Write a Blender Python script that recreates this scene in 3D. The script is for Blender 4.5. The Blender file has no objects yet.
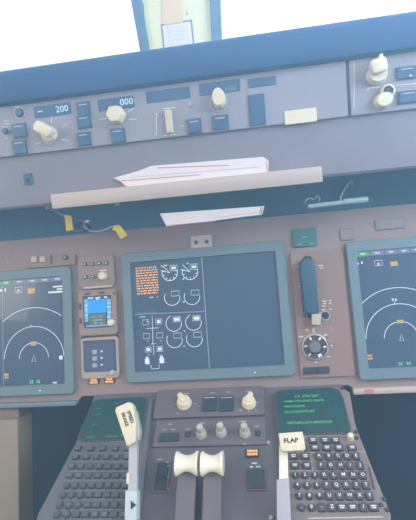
import bpy, bmesh, math, random
from mathutils import Vector, Matrix
random.seed(7)
SC = bpy.context.scene
COL = SC.collection
PI = math.pi

# ------------------------------------------------------------------ camera
TH = math.radians(15)                                   # lean of the main panel
EX, EV, EN = Vector((1, 0, 0)), Vector((0, math.sin(TH), math.cos(TH))), Vector((0, -math.cos(TH), math.sin(TH)))
CAM = Vector((.126, -.8514, .2343))
def axis(a, b, c):                                      # panel-frame (right, down, in) -> world
    return (EX * a - EV * b - EN * c).normalized()
RIGHT, DOWN, FWD = axis(.9888, .06525, .13425), axis(-.07945, .99147, .10334), axis(-.12636, -.11285, .98554)
FPX = 430.0
cd = bpy.data.cameras.new('camera'); cam = bpy.data.objects.new('camera', cd); COL.objects.link(cam)
m3 = Matrix((RIGHT, -DOWN, -FWD)).transposed()
cam.matrix_world = Matrix.Translation(CAM) @ m3.to_4x4()
cd.sensor_fit = 'VERTICAL'; cd.sensor_height = 24.0; cd.lens = FPX / 520 * 24.0
cd.clip_start = .02; cd.clip_end = 200
SC.camera = cam

GLARE_HAZE = .24
# ------------------------------------------------------------------ world, lights, exposure
SC.view_settings.view_transform = 'Standard'; SC.view_settings.look = 'None'
SC.view_settings.gamma = 1; SC.view_settings.use_curve_mapping = False
SC.view_settings.exposure = 0.0
W = bpy.data.worlds.new('sky'); SC.world = W; W.use_nodes = True
nt = W.node_tree; bg = nt.nodes['Background']
tc = nt.nodes.new('ShaderNodeTexCoord'); sp = nt.nodes.new('ShaderNodeSeparateXYZ'); rp = nt.nodes.new('ShaderNodeValToRGB')
nt.links.new(tc.outputs['Generated'], sp.inputs[0]); nt.links.new(sp.outputs['Z'], rp.inputs[0]); nt.links.new(rp.outputs[0], bg.inputs[0])
rp.color_ramp.elements[0].position = 0; rp.color_ramp.elements[0].color = (.16, .17, .2, 1)
rp.color_ramp.elements[1].position = .12; rp.color_ramp.elements[1].color = (.92, .98, 1, 1)
bg.inputs[1].default_value = 1.3
def area(name, loc, target, sx, sy, power, col):
    l = bpy.data.lights.new(name, 'AREA'); l.shape = 'RECTANGLE'; l.size = sx; l.size_y = sy; l.energy = power; l.color = col
    o = bpy.data.objects.new(name, l); COL.objects.link(o); o.location = loc
    o.rotation_euler = (Vector(target) - Vector(loc)).to_track_quat('-Z', 'Y').to_euler(); return o
area('added_fill_right', (1.35, -.75, .75), (.1, 0, .25), .9, .6, 26, (.60, .80, 1))  # unseen blue fill lamp added on the right to brighten the air and panel
area('added_fill_left', (-1.4, -1.0, .6), (-.1, 0, 0), .8, .5, 7.5, (1, .88, .82))  # unseen warm fill lamp added on the left to brighten the panel faces
sn = bpy.data.lights.new('sun', 'SUN'); sn.energy = 6.0; sn.angle = math.radians(3); sn.color = (.72, .88, 1)
so = bpy.data.objects.new('sun', sn); COL.objects.link(so)
so.rotation_euler = Vector((-.35, -.80, -.50)).to_track_quat('-Z', 'Y').to_euler()
# scattering volume added to stand in for lens glare
hm = bpy.data.materials.new('lens_glare_veil'); hm.use_nodes = True; hn = hm.node_tree.nodes; hn.remove(hn['Principled BSDF'])
vs = hn.new('ShaderNodeVolumeScatter'); vs.inputs['Density'].default_value = GLARE_HAZE; vs.inputs['Anisotropy'].default_value = .35; vs.inputs['Color'].default_value = (.46, .74, 1, 1)
hm.node_tree.links.new(vs.outputs[0], hn['Material Output'].inputs['Volume'])
hb = bmesh.new(); bmesh.ops.create_cube(hb, size=1, matrix=Matrix.Translation((0, -.62, -.1)) @ Matrix.Diagonal((2.1, 1.9, 1.75, 1)))
hme = bpy.data.meshes.new('glare_haze'); hb.to_mesh(hme); hb.free(); hme.materials.append(hm)
ho = bpy.data.objects.new('glare_haze', hme); COL.objects.link(ho); ho['kind'] = 'stuff'; ho['label'] = 'added pale blue scattering volume standing in for lens glare'; ho['category'] = 'glare_haze'

# ------------------------------------------------------------------ materials
K = 1.0
def lin(c):
    c /= 255
    return c / 12.92 if c <= .04045 else ((c + .055) / 1.055) ** 2.4
MATS = {}
def mat(name, rgb, rough=.6, var=.08, scale=30, bump=.0, metal=0, coat=0, k=None, spec=.4):
    if name in MATS: return MATS[name]
    m = bpy.data.materials.new(name); m.use_nodes = True; n = m.node_tree.nodes; l = m.node_tree.links
    b = n['Principled BSDF']; kk = K if k is None else k
    c = [min(.95, lin(x) * kk) for x in rgb]
    tcn = n.new('ShaderNodeTexCoord'); ns = n.new('ShaderNodeTexNoise'); ns.inputs['Scale'].default_value = scale; ns.inputs['Detail'].default_value = 4
    l.new(tcn.outputs['Object'], ns.inputs['Vector'])
    mx = n.new('ShaderNodeMix'); mx.data_type = 'RGBA'
    mx.inputs[6].default_value = (*[x * (1 - var) for x in c], 1); mx.inputs[7].default_value = (*[min(1, x * (1 + var)) for x in c], 1)
    l.new(ns.outputs['Fac'], mx.inputs[0]); l.new(mx.outputs[2], b.inputs['Base Color'])
    b.inputs['Roughness'].default_value = rough; b.inputs['Metallic'].default_value = metal
    b.inputs['Specular IOR Level'].default_value = spec; b.inputs['Coat Weight'].default_value = coat
    if bump:
        n2 = n.new('ShaderNodeTexNoise'); n2.inputs['Scale'].default_value = scale * 12; n2.inputs['Detail'].default_value = 3
        l.new(tcn.outputs['Object'], n2.inputs['Vector'])
        bp = n.new('ShaderNodeBump'); bp.inputs['Strength'].default_value = bump; bp.inputs['Distance'].default_value = .001
        l.new(n2.outputs['Fac'], bp.inputs['Height']); l.new(bp.outputs[0], b.inputs['Normal'])
    MATS[name] = m; return m
def glow(name, rgb, s=1.0):
    if name in MATS: return MATS[name]
    m = bpy.data.materials.new(name); m.use_nodes = True; n = m.node_tree.nodes; b = n['Principled BSDF']
    c = [lin(x) for x in rgb]
    b.inputs['Base Color'].default_value = (*[x * .25 for x in c], 1); b.inputs['Emission Color'].default_value = (*c, 1)
    b.inputs['Emission Strength'].default_value = s; b.inputs['Roughness'].default_value = .4
    MATS[name] = m; return m
def glass(name):
    m = bpy.data.materials.new(name); m.use_nodes = True; n = m.node_tree.nodes; l = m.node_tree.links
    n.remove(n['Principled BSDF']); t = n.new('ShaderNodeBsdfTransparent'); t.inputs[0].default_value = (.97, .99, 1, 1)
    g = n.new('ShaderNodeBsdfGlossy'); g.inputs['Roughness'].default_value = .03; mx = n.new('ShaderNodeMixShader'); mx.inputs[0].default_value = .04
    l.new(t.outputs[0], mx.inputs[1]); l.new(g.outputs[0], mx.inputs[2]); l.new(mx.outputs[0], n['Material Output'].inputs[0])
    MATS[name] = m; return m

M_GLARE = mat('glare_tinted_vinyl', (26, 72, 124), .75, .1, 14, .25)  # blue of the lens veil is put into the dark hood's colour
M_MCP = mat('grey_lilac_paint', (148, 145, 160), .55, .05, 20, .06)
M_FACE = mat('mauve_grey_paint', (130, 127, 142), .6, .07, 16, .08)
M_STRIP = mat('pale_taupe_plastic', (190, 176, 172), .5, .05, 20)
M_RECESS = mat('glare_tinted_lining', (104, 164, 206), .8, .12, 12)  # lightened blue, glare brightness painted into the shaded gap lining
M_PANEL = mat('mauve_brown_paint', (148, 132, 134), .6, .06, 16, .08)
M_PANEL2 = mat('warm_brown_paint', (146, 122, 118), .6, .05, 20, .06)
M_BEZEL = mat('grey_teal_bezel', (108, 130, 144), .5, .05, 20)
M_TAUPE = mat('taupe_bezel', (146, 128, 124), .45, .05, 24)
M_SCREEN = mat('dark_screen_glass', (50, 78, 108), .22, .04, 6, coat=.3)  # base lifted towards blue, sky reflection put into the colour
M_PED = mat('slate_mauve_paint', (98, 95, 106), .6, .08, 16, .08)
M_PED2 = mat('slate_panel_paint', (104, 98, 106), .55, .06, 20, .05)
M_CDUL = mat('slate_keyboard_paint', (96, 99, 110), .55, .08, 18, .05)
M_CDUR = mat('taupe_keyboard_paint', (128, 118, 118), .55, .08, 18, .05)
M_CSCR = mat('green_black_glass', (32, 72, 78), .3, .05, 8, coat=.2)
M_KEY = mat('dark_key_plastic', (74, 76, 86), .4, .08, 60)
M_KEYR = mat('charcoal_key_plastic', (78, 74, 80), .4, .08, 60)
M_BTN = mat('navy_button_plastic', (58, 92, 128), .35, .08, 40)
M_DKBTN = mat('slate_button_plastic', (52, 66, 80), .35, .08, 40)
M_CREAM = mat('cream_knob_plastic', (222, 212, 190), .35, .05, 30)
M_GKNOB = mat('grey_cream_knob', (186, 180, 170), .4, .06, 30)
M_WHITE = mat('white_lever_plastic', (232, 228, 212), .3, .03, 20, coat=.3)
M_RING = mat('pale_ring_metal', (170, 172, 178), .35, .05, 30, metal=.3)
M_SCREW = mat('dark_steel', (80, 78, 84), .35, .1, 40, metal=.6)
M_HOLE = mat('dark_hole', (40, 56, 72), .7, .1, 30)
M_SHAFT = mat('grey_lever_metal', (176, 180, 188), .35, .04, 20, metal=.2)
M_SLEEVE = mat('pale_blue_sleeve', (188, 200, 208), .4, .04, 20)
M_SLEEVE2 = mat('lilac_grey_sleeve', (172, 170, 184), .4, .04, 20)
M_GEAR = mat('blue_black_rubber', (50, 84, 112), .5, .08, 30, .1)
M_PAPER = mat('white_card', (226, 218, 222), .8, .03, 30)
M_RED = mat('red_ink', (196, 120, 126), .8, .05, 40)
M_YEL = mat('yellow_tag', (222, 192, 70), .6, .06, 40)
M_CABLE = mat('grey_blue_cable', (140, 156, 170), .5, .06, 40)
M_DCABLE = mat('navy_cable', (48, 72, 100), .5, .06, 40)
M_ROD = mat('pale_green_grey_rod', (158, 184, 186), .5, .05, 30)
M_FOOT = mat('footwell_shade', (26, 48, 78), .85, .15, 6)  # footwell darkness and its bluish veil are painted into this colour
M_POST = mat('cream_post_trim', (226, 222, 186), .6, .03, 10)
M_PINK = mat('peach_grille', (226, 196, 160), .7, .04, 20)
M_FRAME = mat('navy_window_frame', (70, 104, 140), .55, .06, 16)
M_BEIGE = mat('beige_cover', (150, 140, 128), .6, .05, 14)
M_BEIGE2 = mat('tan_cover_cap', (126, 114, 104), .6, .05, 14)
M_INK = mat('dark_ink', (40, 36, 40), .7, .0, 20)
M_LEG = mat('white_legend_paint', (240, 238, 240), .6, .0, 20)
M_LEGD = mat('dim_legend_paint', (186, 188, 196), .6, .0, 20)
G_WHITE = glow('white_symbology', (205, 222, 235), 1.0)
G_DIM = glow('dim_white_symbology', (150, 185, 205), .7)
G_BLUEW = glow('blue_white_digits', (190, 225, 250), .9)
G_GREEN = glow('green_symbology', (80, 205, 130), .8)
G_GREEND = glow('dim_green_symbology', (44, 150, 116), .7)
G_ORANGE = glow('orange_symbology', (255, 188, 112), 1.0)
G_AMBER = glow('amber_symbology', (205, 172, 105), .7)
G_LAV = glow('lavender_tab', (126, 136, 184), .55)
G_GTAB = glow('green_tab', (70, 185, 120), .55)
G_CYAN = glow('cyan_symbology', (90, 190, 215), .8)
G_SKY = glow('sky_blue_display', (10, 150, 250), 1.0)
G_GROUND = glow('olive_ground_display', (92, 116, 108), .7)
G_TAPE = glow('pale_tape_display', (120, 180, 220), .8)
G_TAPE2 = glow('pale_field', (160, 172, 196), .7)
M_GLASS = glass('windshield_glass')

# ------------------------------------------------------------------ surfaces the objects stand on
class Fr:
    def __init__(s, o, u, v):
        s.o = Vector(o); s.u = Vector(u).normalized(); s.v = Vector(v).normalized(); s.n = s.u.cross(s.v).normalized()
    def M(s, a, b, c=0):
        m = Matrix((s.u, s.v, s.n)).transposed().to_4x4(); m.translation = s.o + s.u * a + s.v * b + s.n * c; return m
    def at(s, px, py, w=0):                            # where the sight line of a picture point meets this surface
        d = RIGHT * ((px - 208) / FPX) + DOWN * ((py - 260) / FPX) + FWD
        o = s.o + s.n * w; t = (o - CAM).dot(s.n) / d.dot(s.n); q = CAM + d * t - o
        return q.dot(s.u), q.dot(s.v)
    def size(s, px, py, wpx, hpx, w=0):
        a = s.at(px - .5, py, w); b = s.at(px + .5, py, w); c = s.at(px, py - .5, w); d = s.at(px, py + .5, w)
        return math.dist(a, b) * wpx, math.dist(c, d) * hpx
PANEL = Fr((0, 0, 0), (1, 0, 0), EV)
MCP = Fr((0, -.070, 0), (1, 0, 0), (0, 0, 1))
FACE = Fr((0, -.063, 0), (1, 0, 0), (0, 0, 1))
SL = math.radians(27)
PED = Fr((0, -.0396, -.1477), (1, 0, 0), (0, math.cos(SL), math.sin(SL)))
POSTF = Fr((0, .36, 0), (1, 0, 0), (0, 0, 1))
LEVF = Fr(PED.M(0, -.30, .0).translation, (1, 0, 0), (0, math.cos(math.radians(52)), math.sin(math.radians(52))))

def link(o): COL.objects.link(o); return o
class Thing:
    def __init__(s, name, label, cat, fr, px, py, w=0, group=None, kind=None, uv=None):
        s.fr = fr; s.w = w
        s.u, s.v = uv if uv else fr.at(px, py, w)
        e = link(bpy.data.objects.new(name, None)); e.empty_display_size = .02
        e.matrix_world = fr.M(s.u, s.v, w); s.o = e
        e['label'] = label; e['category'] = cat
        if group: e['group'] = group
        if kind: e['kind'] = kind
    def p(s, px, py, w=0):
        a, b = s.fr.at(px, py, s.w + w); return a - s.u, b - s.v
    def sz(s, px, py, wpx, hpx): return s.fr.size(px, py, wpx, hpx, s.w)
    def part(s, name, bm, m, parent=None, label=None, smooth=False):
        o = mesh(name, bm, m, smooth); o.parent = parent or s.o
        if label: o['label'] = label
        return o

class B:                                                # a mesh under construction
    def __init__(s): s.bm = bmesh.new(); s.flat = False
    def prism(s, pts, z0, z1, bev=0, seg=2):
        bm = s.bm; a = [bm.verts.new((x, y, z0)) for x, y in pts]; b = [bm.verts.new((x, y, z1)) for x, y in pts]; n = len(pts)
        fs = [bm.faces.new(a[::-1]), bm.faces.new(b)] + [bm.faces.new((a[i], a[(i + 1) % n], b[(i + 1) % n], b[i])) for i in range(n)]
        if bev:
            bmesh.ops.bevel(bm, geom=list(fs[1].edges), offset=bev, segments=seg, affect='EDGES', profile=.6)
        return s
    def rbox(s, cx, cy, w, h, z0, z1, r=.0, bev=0, seg=3, rot=0):
        pts = []; w2, h2 = w / 2, h / 2; r = min(r, w2 * .98, h2 * .98)
        if r <= 0: pts = [(-w2, -h2), (w2, -h2), (w2, h2), (-w2, h2)]
        else:
            for ax, ay, a0 in ((w2 - r, h2 - r, 0), (-w2 + r, h2 - r, 90), (-w2 + r, -h2 + r, 180), (w2 - r, -h2 + r, 270)):
                for k in range(seg + 1):
                    a = math.radians(a0 + 90 * k / seg); pts.append((ax + r * math.cos(a), ay + r * math.sin(a)))
        c, sn = math.cos(rot), math.sin(rot)
        return s.prism([(cx + x * c - y * sn, cy + x * sn + y * c) for x, y in pts], z0, z1, bev)
    def frame(s, cx, cy, w, h, t, z0, z1, r=.004, tb=None, tt=None):   # a rectangular ring: t side, tb bottom, tt top width
        tb = t if tb is None else tb; tt = t if tt is None else tt; bm = s.bm
        def ring(w2, h2, ox, oy, rr, z, sg=4):
            v = []
            for ax, ay, a0 in ((w2 - rr, h2 - rr, 0), (-w2 + rr, h2 - rr, 90), (-w2 + rr, -h2 + rr, 180), (w2 - rr, -h2 + rr, 270)):
                for k in range(sg + 1):
                    a = math.radians(a0 + 90 * k / sg); v.append(bm.verts.new((ox + ax + rr * math.cos(a), oy + ay + rr * math.sin(a), z)))
            return v
        bvl = min(.0015, (z1 - z0) * .3)
        iw, ih = w / 2 - t, h / 2 - (tb + tt) / 2; iy = cy + (tb - tt) / 2; ri = max(.0006, min(r * .5, iw * .4))
        R = [ring(w / 2, h / 2, cx, cy, r, z0), ring(w / 2, h / 2, cx, cy, r, z1 - bvl), ring(w / 2 - bvl, h / 2 - bvl, cx, cy, max(r - bvl, .0003), z1),
             ring(iw + bvl * .6, ih + bvl * .6, cx, iy, ri, z1), ring(iw, ih, cx, iy, ri, z1 - bvl), ring(iw, ih, cx, iy, ri, z0)]
        n = len(R[0])
        for a, b in zip(R, R[1:] + R[:1]):
            for i in range(n): bm.faces.new((a[i], a[(i + 1) % n], b[(i + 1) % n], b[i]))
        return s
    def lathe(s, cx, cy, prof, n=24, sx=1, sy=1, rot=0, star=0):
        bm = s.bm; rings = []
        for r, z in prof:
            if r <= 1e-6: rings.append([bm.verts.new((cx, cy, z))]); continue
            v = []
            for i in range(n):
                a = 2 * PI * i / n; rr = r * (1 + star * math.cos(6 * a)); x = rr * sx * math.cos(a); y = rr * sy * math.sin(a)
                v.append(bm.verts.new((cx + x * math.cos(rot) - y * math.sin(rot), cy + x * math.sin(rot) + y * math.cos(rot), z)))
            rings.append(v)
        for a, b in zip(rings, rings[1:]):
            for i in range(n):
                j = (i + 1) % n
                if len(a) == 1 and len(b) > 1: bm.faces.new((a[0], b[i], b[j]))
                elif len(b) == 1 and len(a) > 1: bm.faces.new((a[i], a[j], b[0]))
                elif len(a) > 1: bm.faces.new((a[i], a[j], b[j], b[i]))
        return s
    def knob(s, cx, cy, r, z0, h, sx=1, sy=1, rot=0, star=0, n=24):
        return s.lathe(cx, cy, [(0, z0), (r, z0), (r, z0 + h * .2), (r * .92, z0 + h * .3), (r * .88, z0 + h * .85), (r * .78, z0 + h * .97), (0, z0 + h)], n, sx, sy, rot, star)
    def line(s, pts, w, z, closed=False, h=.0003):      # a flat painted or lit stroke
        s.flat = True; bm = s.bm; P = [Vector(p) for p in pts]; n = len(P); L, R = [], []
        for i in range(n):
            a = P[i - 1] if (i > 0 or closed) else P[i]; b = P[(i + 1) % n] if (i < n - 1 or closed) else P[i]
            d = (b - a).normalized(); q = Vector((-d.y, d.x)) * w / 2
            L.append(bm.verts.new((*(P[i] + q), z))); R.append(bm.verts.new((*(P[i] - q), z)))
        for i in range(n if closed else n - 1):
            j = (i + 1) % n; bm.faces.new((R[i], R[j], L[j], L[i]))
        return s
    def rect(s, cx, cy, w, h, z):
        s.flat = True; v = [s.bm.verts.new((cx + a * w / 2, cy + b * h / 2, z)) for a, b in ((-1, -1), (1, -1), (1, 1), (-1, 1))]; s.bm.faces.new(v); return s
    def poly(s, pts, z):
        s.flat = True; s.bm.faces.new([s.bm.verts.new((x, y, z)) for x, y in pts]); return s
    def box_line(s, cx, cy, w, h, t, z):
        return s.line([(cx - w / 2, cy - h / 2), (cx + w / 2, cy - h / 2), (cx + w / 2, cy + h / 2), (cx - w / 2, cy + h / 2)], t, z, True)
    def arc(s, cx, cy, r, a0, a1, w, z, n=32, clip=None):
        pts = [(cx + r * math.cos(math.radians(a0 + (a1 - a0) * i / n)), cy + r * math.sin(math.radians(a0 + (a1 - a0) * i / n))) for i in range(n + 1)]
        if clip: pts = [p for p in pts if clip(p)]
        return s.line(pts, w, z) if len(pts) > 1 else s
    def tube(s, pts, r, n=8, taper=None):
        bm = s.bm; P = [Vector(p) for p in pts]; rings = []; up = Vector((.13, .2, 1)).normalized()
        for i, p in enumerate(P):
            d = (P[min(i + 1, len(P) - 1)] - P[max(i - 1, 0)]).normalized(); a = d.cross(up).normalized(); b = d.cross(a).normalized()
            rr = r if taper is None else taper[i]
            rings.append([bm.verts.new(p + a * rr * math.cos(2 * PI * k / n) + b * rr * math.sin(2 * PI * k / n)) for k in range(n)])
        for a, b in zip(rings, rings[1:]):
            for k in range(n): bm.faces.new((a[k], a[(k + 1) % n], b[(k + 1) % n], b[k]))
        bm.faces.new(rings[0][::-1]); bm.faces.new(rings[-1]); return s
    def text(s, t, x, y, z, size, al='CENTER', rot=0, sx=1, bold=0):
        s.flat = True
        c = bpy.data.curves.new('t', 'FONT'); c.body = t; c.size = size; c.align_x = al; c.align_y = 'CENTER'; c.resolution_u = 2; c.offset = bold
        o = bpy.data.objects.new('t', c); COL.objects.link(o); dg = bpy.context.evaluated_depsgraph_get(); dg.update()
        me = bpy.data.meshes.new_from_object(o.evaluated_get(dg)); me.transform(Matrix.Translation((x, y, z)) @ Matrix.Rotation(rot, 4, 'Z') @ Matrix.Diagonal((sx, 1, 1, 1)))
        s.bm.from_mesh(me); bpy.data.objects.remove(o); bpy.data.curves.remove(c); bpy.data.meshes.remove(me); return s
def mesh(name, b, m, smooth=False):
    if not b.flat: bmesh.ops.recalc_face_normals(b.bm, faces=b.bm.faces[:])
    me = bpy.data.meshes.new(name); b.bm.to_mesh(me); b.bm.free(); me.materials.append(m)
    if smooth:
        me.polygons.foreach_set('use_smooth', [True] * len(me.polygons))
        try: me.set_sharp_from_angle(angle=math.radians(40))
        except Exception: pass
    return link(bpy.data.objects.new(name, me))
def structure(name, b, m, label=None, smooth=False):
    o = mesh(name, b, m, smooth); o['kind'] = 'structure'
    if label: o['label'] = label
    return o
def extrude_x(b, yz, x0, x1):
    bm = b.bm; a = [bm.verts.new((x0, y, z)) for y, z in yz]; c = [bm.verts.new((x1, y, z)) for y, z in yz]; n = len(yz)
    bm.faces.new(a); bm.faces.new(c[::-1])
    for i in range(n): bm.faces.new((a[i], c[i], c[(i + 1) % n], a[(i + 1) % n]))
    return b
def boxw(b, x0, x1, y0, y1, z0, z1): return extrude_x(b, [(y0, z0), (y1, z0), (y1, z1), (y0, z1)], x0, x1)

# ================================================================== THE SETTING
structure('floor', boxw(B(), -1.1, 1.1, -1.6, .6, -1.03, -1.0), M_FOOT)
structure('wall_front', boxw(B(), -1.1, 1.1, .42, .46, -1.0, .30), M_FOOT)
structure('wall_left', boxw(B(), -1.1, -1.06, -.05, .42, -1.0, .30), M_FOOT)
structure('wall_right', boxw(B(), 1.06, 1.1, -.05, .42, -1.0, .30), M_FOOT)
# lining of the gap between glareshield and main panel
structure('trim_1', boxw(B(), -1.05, 1.05, .16, .18, .12, .30), M_RECESS, 'lining with blue glare painted into its colour at the back of the gap above the main panel')
# windshield: centre post, frames and panes
def wpoly(pxs, w): return [POSTF.at(x, y, w) for x, y in pxs]
def onpost(b, pts, z0, z1, bev=0):
    b.prism(pts, z0, z1, bev); b.bm.transform(POSTF.M(0, 0, 0)); return b
structure('trim_2', onpost(B(), wpoly([(141, -60), (222, -60), (218, 62), (146, 62)][::1], 0), -.03, 0), M_POST, 'cream centre post between the two windshields')
structure('trim_3', onpost(B(), wpoly([(121, -60), (131.5, -60), (152, 62), (143, 62)], 0), -.02, .015, .003), M_FRAME, 'navy left edge frame of the centre post')
structure('trim_4', onpost(B(), wpoly([(207, -60), (219, -60), (223, 62), (213, 62)], 0), -.02, .015, .003), M_FRAME, 'navy right edge frame of the centre post')
structure('window_1', onpost(B(), [(-1.0, .30), wpoly([(146, 62)], -.01)[0], wpoly([(124, -60)], -.01)[0], (-1.0, .85)], -.012, -.008), M_GLASS)
structure('window_2', onpost(B(), [wpoly([(220, 62)], -.01)[0], (1.0, .30), (1.0, .85), wpoly([(216, -60)], -.01)[0]], -.012, -.008), M_GLASS)
t = Thing('compass_card', 'small framed white card with faint table on cream centre post', 'card', POSTF, 178, 38)
cw, ch = t.sz(178, 38, 31, 32)
t.part('card_frame', B().frame(0, 0, cw, ch, .0035, 0, .003, .0012), M_BEZEL)
b = B().rbox(0, 0, cw - .004, ch - .004, 0, .0014)
c = t.part('card', b, M_PAPER)
b = B()
for i in range(6): b.line([(-cw * .36, ch * (.34 - .13 * i)), (cw * .36, ch * (.34 - .13 * i))], .0009, .0018)
for i in range(5): b.line([(cw * (-.3 + .15 * i), -ch * .3), (cw * (-.3 + .15 * i), ch * .34)], .0006, .0019)
t.part('ruled_table', b, M_LEGD, c)
t = Thing('post_vent', 'peach ribbed strip running up the cream centre post above the card', 'vent strip', POSTF, 173.5, 24)
w_, h_ = t.sz(173, 8, 20, 80)
b = B().rbox(0, h_ * .5, w_, h_, 0, .004, .004, .001); t.part('strip_body', b, M_PINK)
t = Thing('post_screw', 'small dark oval fastener right of the peach strip on the post', 'fastener', POSTF, 187, 13)
t.part('fastener_cap', B().knob(0, 0, .0035, 0, .004, 1, 1.5), M_LEGD)

# ================================================================== GLARESHIELD
def zat(py, Y, px=140):
    f = Fr((0, Y, 0), (1, 0, 0), (0, 0, 1)); return f.at(px, py)[1]
GX0, GX1 = -.75, .85
gs = link(bpy.data.objects.new('glareshield', None)); gs.location = (0, -.05, .25)
gs['label'] = 'wide padded glareshield with blue lens glare in its colour, running across under the windshield'; gs['category'] = 'glareshield'
def gpart(name, b, m, smooth=False, label=None):
    b.bm.transform(Matrix.Translation((0, .05, -.25))); o = mesh(name, b, m, smooth); o.parent = gs
    if label: o['label'] = label
    return o
ztop = .490; zl = .436
prof = [(.40, zl - .01), (.40, .440)]
prof += [(.30, .470), (.15, .488), (.02, .4945), (-.05, .494)]
for a in range(10, 100, 15): prof.append((-.072 - .016 * math.sin(math.radians(a)), ztop - .012 + .016 * math.cos(math.radians(a))))
prof += [(-.089, zl + .008), (-.086, zl + .001), (-.080, zl - .001)]
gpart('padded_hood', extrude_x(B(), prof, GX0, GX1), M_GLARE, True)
# body behind the mode panel and the painted face below it
gpart('lower_face', extrude_x(B(), [(-.063, .2515), (-.059, .247), (.16, .262), (.38, .30), (.38, .4258), (-.063, .4352)], GX0, GX1), M_FACE, label='mauve grey painted face under the mode panel')
# small dark square socket on the left face
t = Thing('panel_socket', 'small dark square socket on the mauve face below the left knob', 'socket', FACE, 28.5, 179)
a, b_ = t.sz(28, 179, 8, 11)
t.part('socket_plate', B().rbox(0, 0, a, b_, 0, .003, .001, .0008), M_BTN); t.part('socket_hole', B().rbox(0, -.002, a * .5, b_ * .35, .002, .0036, .001), M_HOLE)
# pale strip under the face
L0 = FACE.at(56, 205)[0]; L1 = FACE.at(321, 176)[0]
zc = (zat(197, -.068, 57) + zat(212, -.068, 57)) / 2; zc = .2595 - .001
sv = Thing('map_ledge', 'long pale taupe ledge strip along the bottom edge of the glareshield', 'ledge', FACE, 0, 0, uv=((L0 + L1) / 2, .2525))
sh = .027
sv.part('ledge_body', B().rbox(0, 0, L1 - L0, sh, 0, .018, .002, .002), M_STRIP, smooth=True)

# ---------------------------------------------------------------- mode control panel
t = Thing('mode_control_panel', 'grey autopilot control panel with white digits 200 and 000', 'control panel', MCP, 200, 110)
mz0 = .3445 - t.v; mz1 = .4345 - t.v
mxl = MCP.at(-30, 120)[0] - t.u; mxr = MCP.at(347, 90)[0] - t.u
def mpanel(b, x0, x1): return b.rbox((x0 + x1) / 2, (mz0 + mz1) / 2, x1 - x0, mz1 - mz0, -.0085, 0, .002, .0015)
t.part('face_plate', mpanel(B(), mxl, mxr), M_MCP)
def button(t, px, py, w, h, m=M_BTN, bar=True, d=.005, mark=M_LEGD, name='button', z=0):
    x, y = t.p(px, py); a, c = t.sz(px, py, w, h)
    t.part('button_surround' if name == 'button' else name + '_surround', B().frame(x, y, a + .003, c + .003, .0013, z, z + .002, .001), M_MCP if m is M_BTN else M_SCREW)
    o = t.part(name, B().rbox(x, y, a, c, z, z + d, .0012, .001), m)
    if bar: t.part('indicator_bar', B().rbox(x, y + c * .28, a * .6, c * .07, z + d - .0002, z + d + .0004), mark, o)
    return o
def readout(t, px, py, w, h, txt=None, tx=0, size=.01, green=False):
    x, y = t.p(px, py); a, c = t.sz(px, py, w, h)
    o = t.part('readout_window', B().rbox(x, y, a, c, 0, .0012, .001), M_BTN)
    if txt: t.part('digits', B().text(txt, x + tx * a, y, .0018, size, sx=1.05, bold=.0001), G_BLUEW, o)
    return o
def marks(t, lst, w=.0009, z=.0007, m=M_LEG, name='panel_markings'):
    b = B()
    for (x0, y0, x1, y1) in lst: b.line([t.p(x0, y0), t.p(x1, y1)], w, z)
    return t.part(name, b, m)
def ringknob(t, px, py, rpx, h, m=M_CREAM, sx=1, sy=1, rot=0, star=0, ring=1.35, name='knob'):
    x, y = t.p(px, py); r = t.sz(px, py, rpx, 1)[0]
    if ring: t.part('knob_ring', B().lathe(x, y, [(r * ring, 0), (r * ring, .0015), (r * ring * .88, .0015), (r * ring * .88, 0)], 24), M_RING)
    return t.part(name, B().knob(x, y, r, 0, h, sx, sy, rot, star), m, smooth=True), x, y, r
for (px, py, w, h) in ((20, 130.5, 14, 13.5), (20.5, 147, 14, 13.5), (84, 109, 13.5, 14), (84.5, 122, 13.5, 12), (84.5, 139, 13.5, 13), (118.5, 135.5, 14.5, 14),
                       (194.5, 126, 14, 14), (220.5, 122.5, 16, 14)):
    button(t, px, py, w, h)
x, y = t.p(257, 110); a, c = t.sz(257, 110, 16, 31)
t.part('switch_plate', B().rbox(x, y, a, c, 0, .003, .002, .001), M_BTN)
readout(t, 52.5, 110.5, 37, 11.5, '200', .27, .0158); readout(t, 116, 103.5, 36, 11.5, '000', .30, .0158)
readout(t, 168, 95, 44, 11.5); readout(t, 219.5, 87.5, 41, 12); readout(t, 262, 82, 28, 9)
# indicator dashes in the first window
marks(t, [(38, 112, 43, 111.5)], .0018, .0019, G_BLUEW, 'window_dashes')
# dark toggle with pale ring top left, small ring further left
for (px, py, r) in ((20, 113, 4.6), (6, 131.5, 3.4)):
    x, y = t.p(px, py); rr = t.sz(px, py, r, 1)[0]
    o = t.part('selector_ring', B().lathe(x, y, [(rr * 1.25, 0), (rr * 1.25, .002), (rr, .002), (rr, 0)], 20), M_RING)
    t.part('selector_knob', B().knob(x, y, rr * .85, 0, .008), M_BTN, o, smooth=True)
# big speed knob: cream bar-shaped knob leaning to upper left on a ring
x, y = t.p(50, 134.5); r = t.sz(50, 134, 8, 1)[0]
t.part('knob_ring', B().lathe(x, y, [(r * 1.15, 0), (r * 1.15, .002), (r * .98, .002), (r * .98, 0)], 28), M_RING)
k_ = t.part('knob', B().knob(x, y, r * .95, 0, .012), M_CREAM, smooth=True)
gx, gy = t.p(45, 129.5, .014); ga, _ = t.sz(46, 130, 17.5, 1); _, gh = t.sz(46, 130, 1, 10.5)
t.part('finger_grip', B().rbox(gx, gy, ga, gh, .008, .026, .006, .003, rot=math.radians(-35)), M_CREAM, k_, smooth=True)
# heading knob: star shape
kn, x, y, r = ringknob(t, 117, 115.5, 8.6, .02, star=.07, ring=0)
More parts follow.
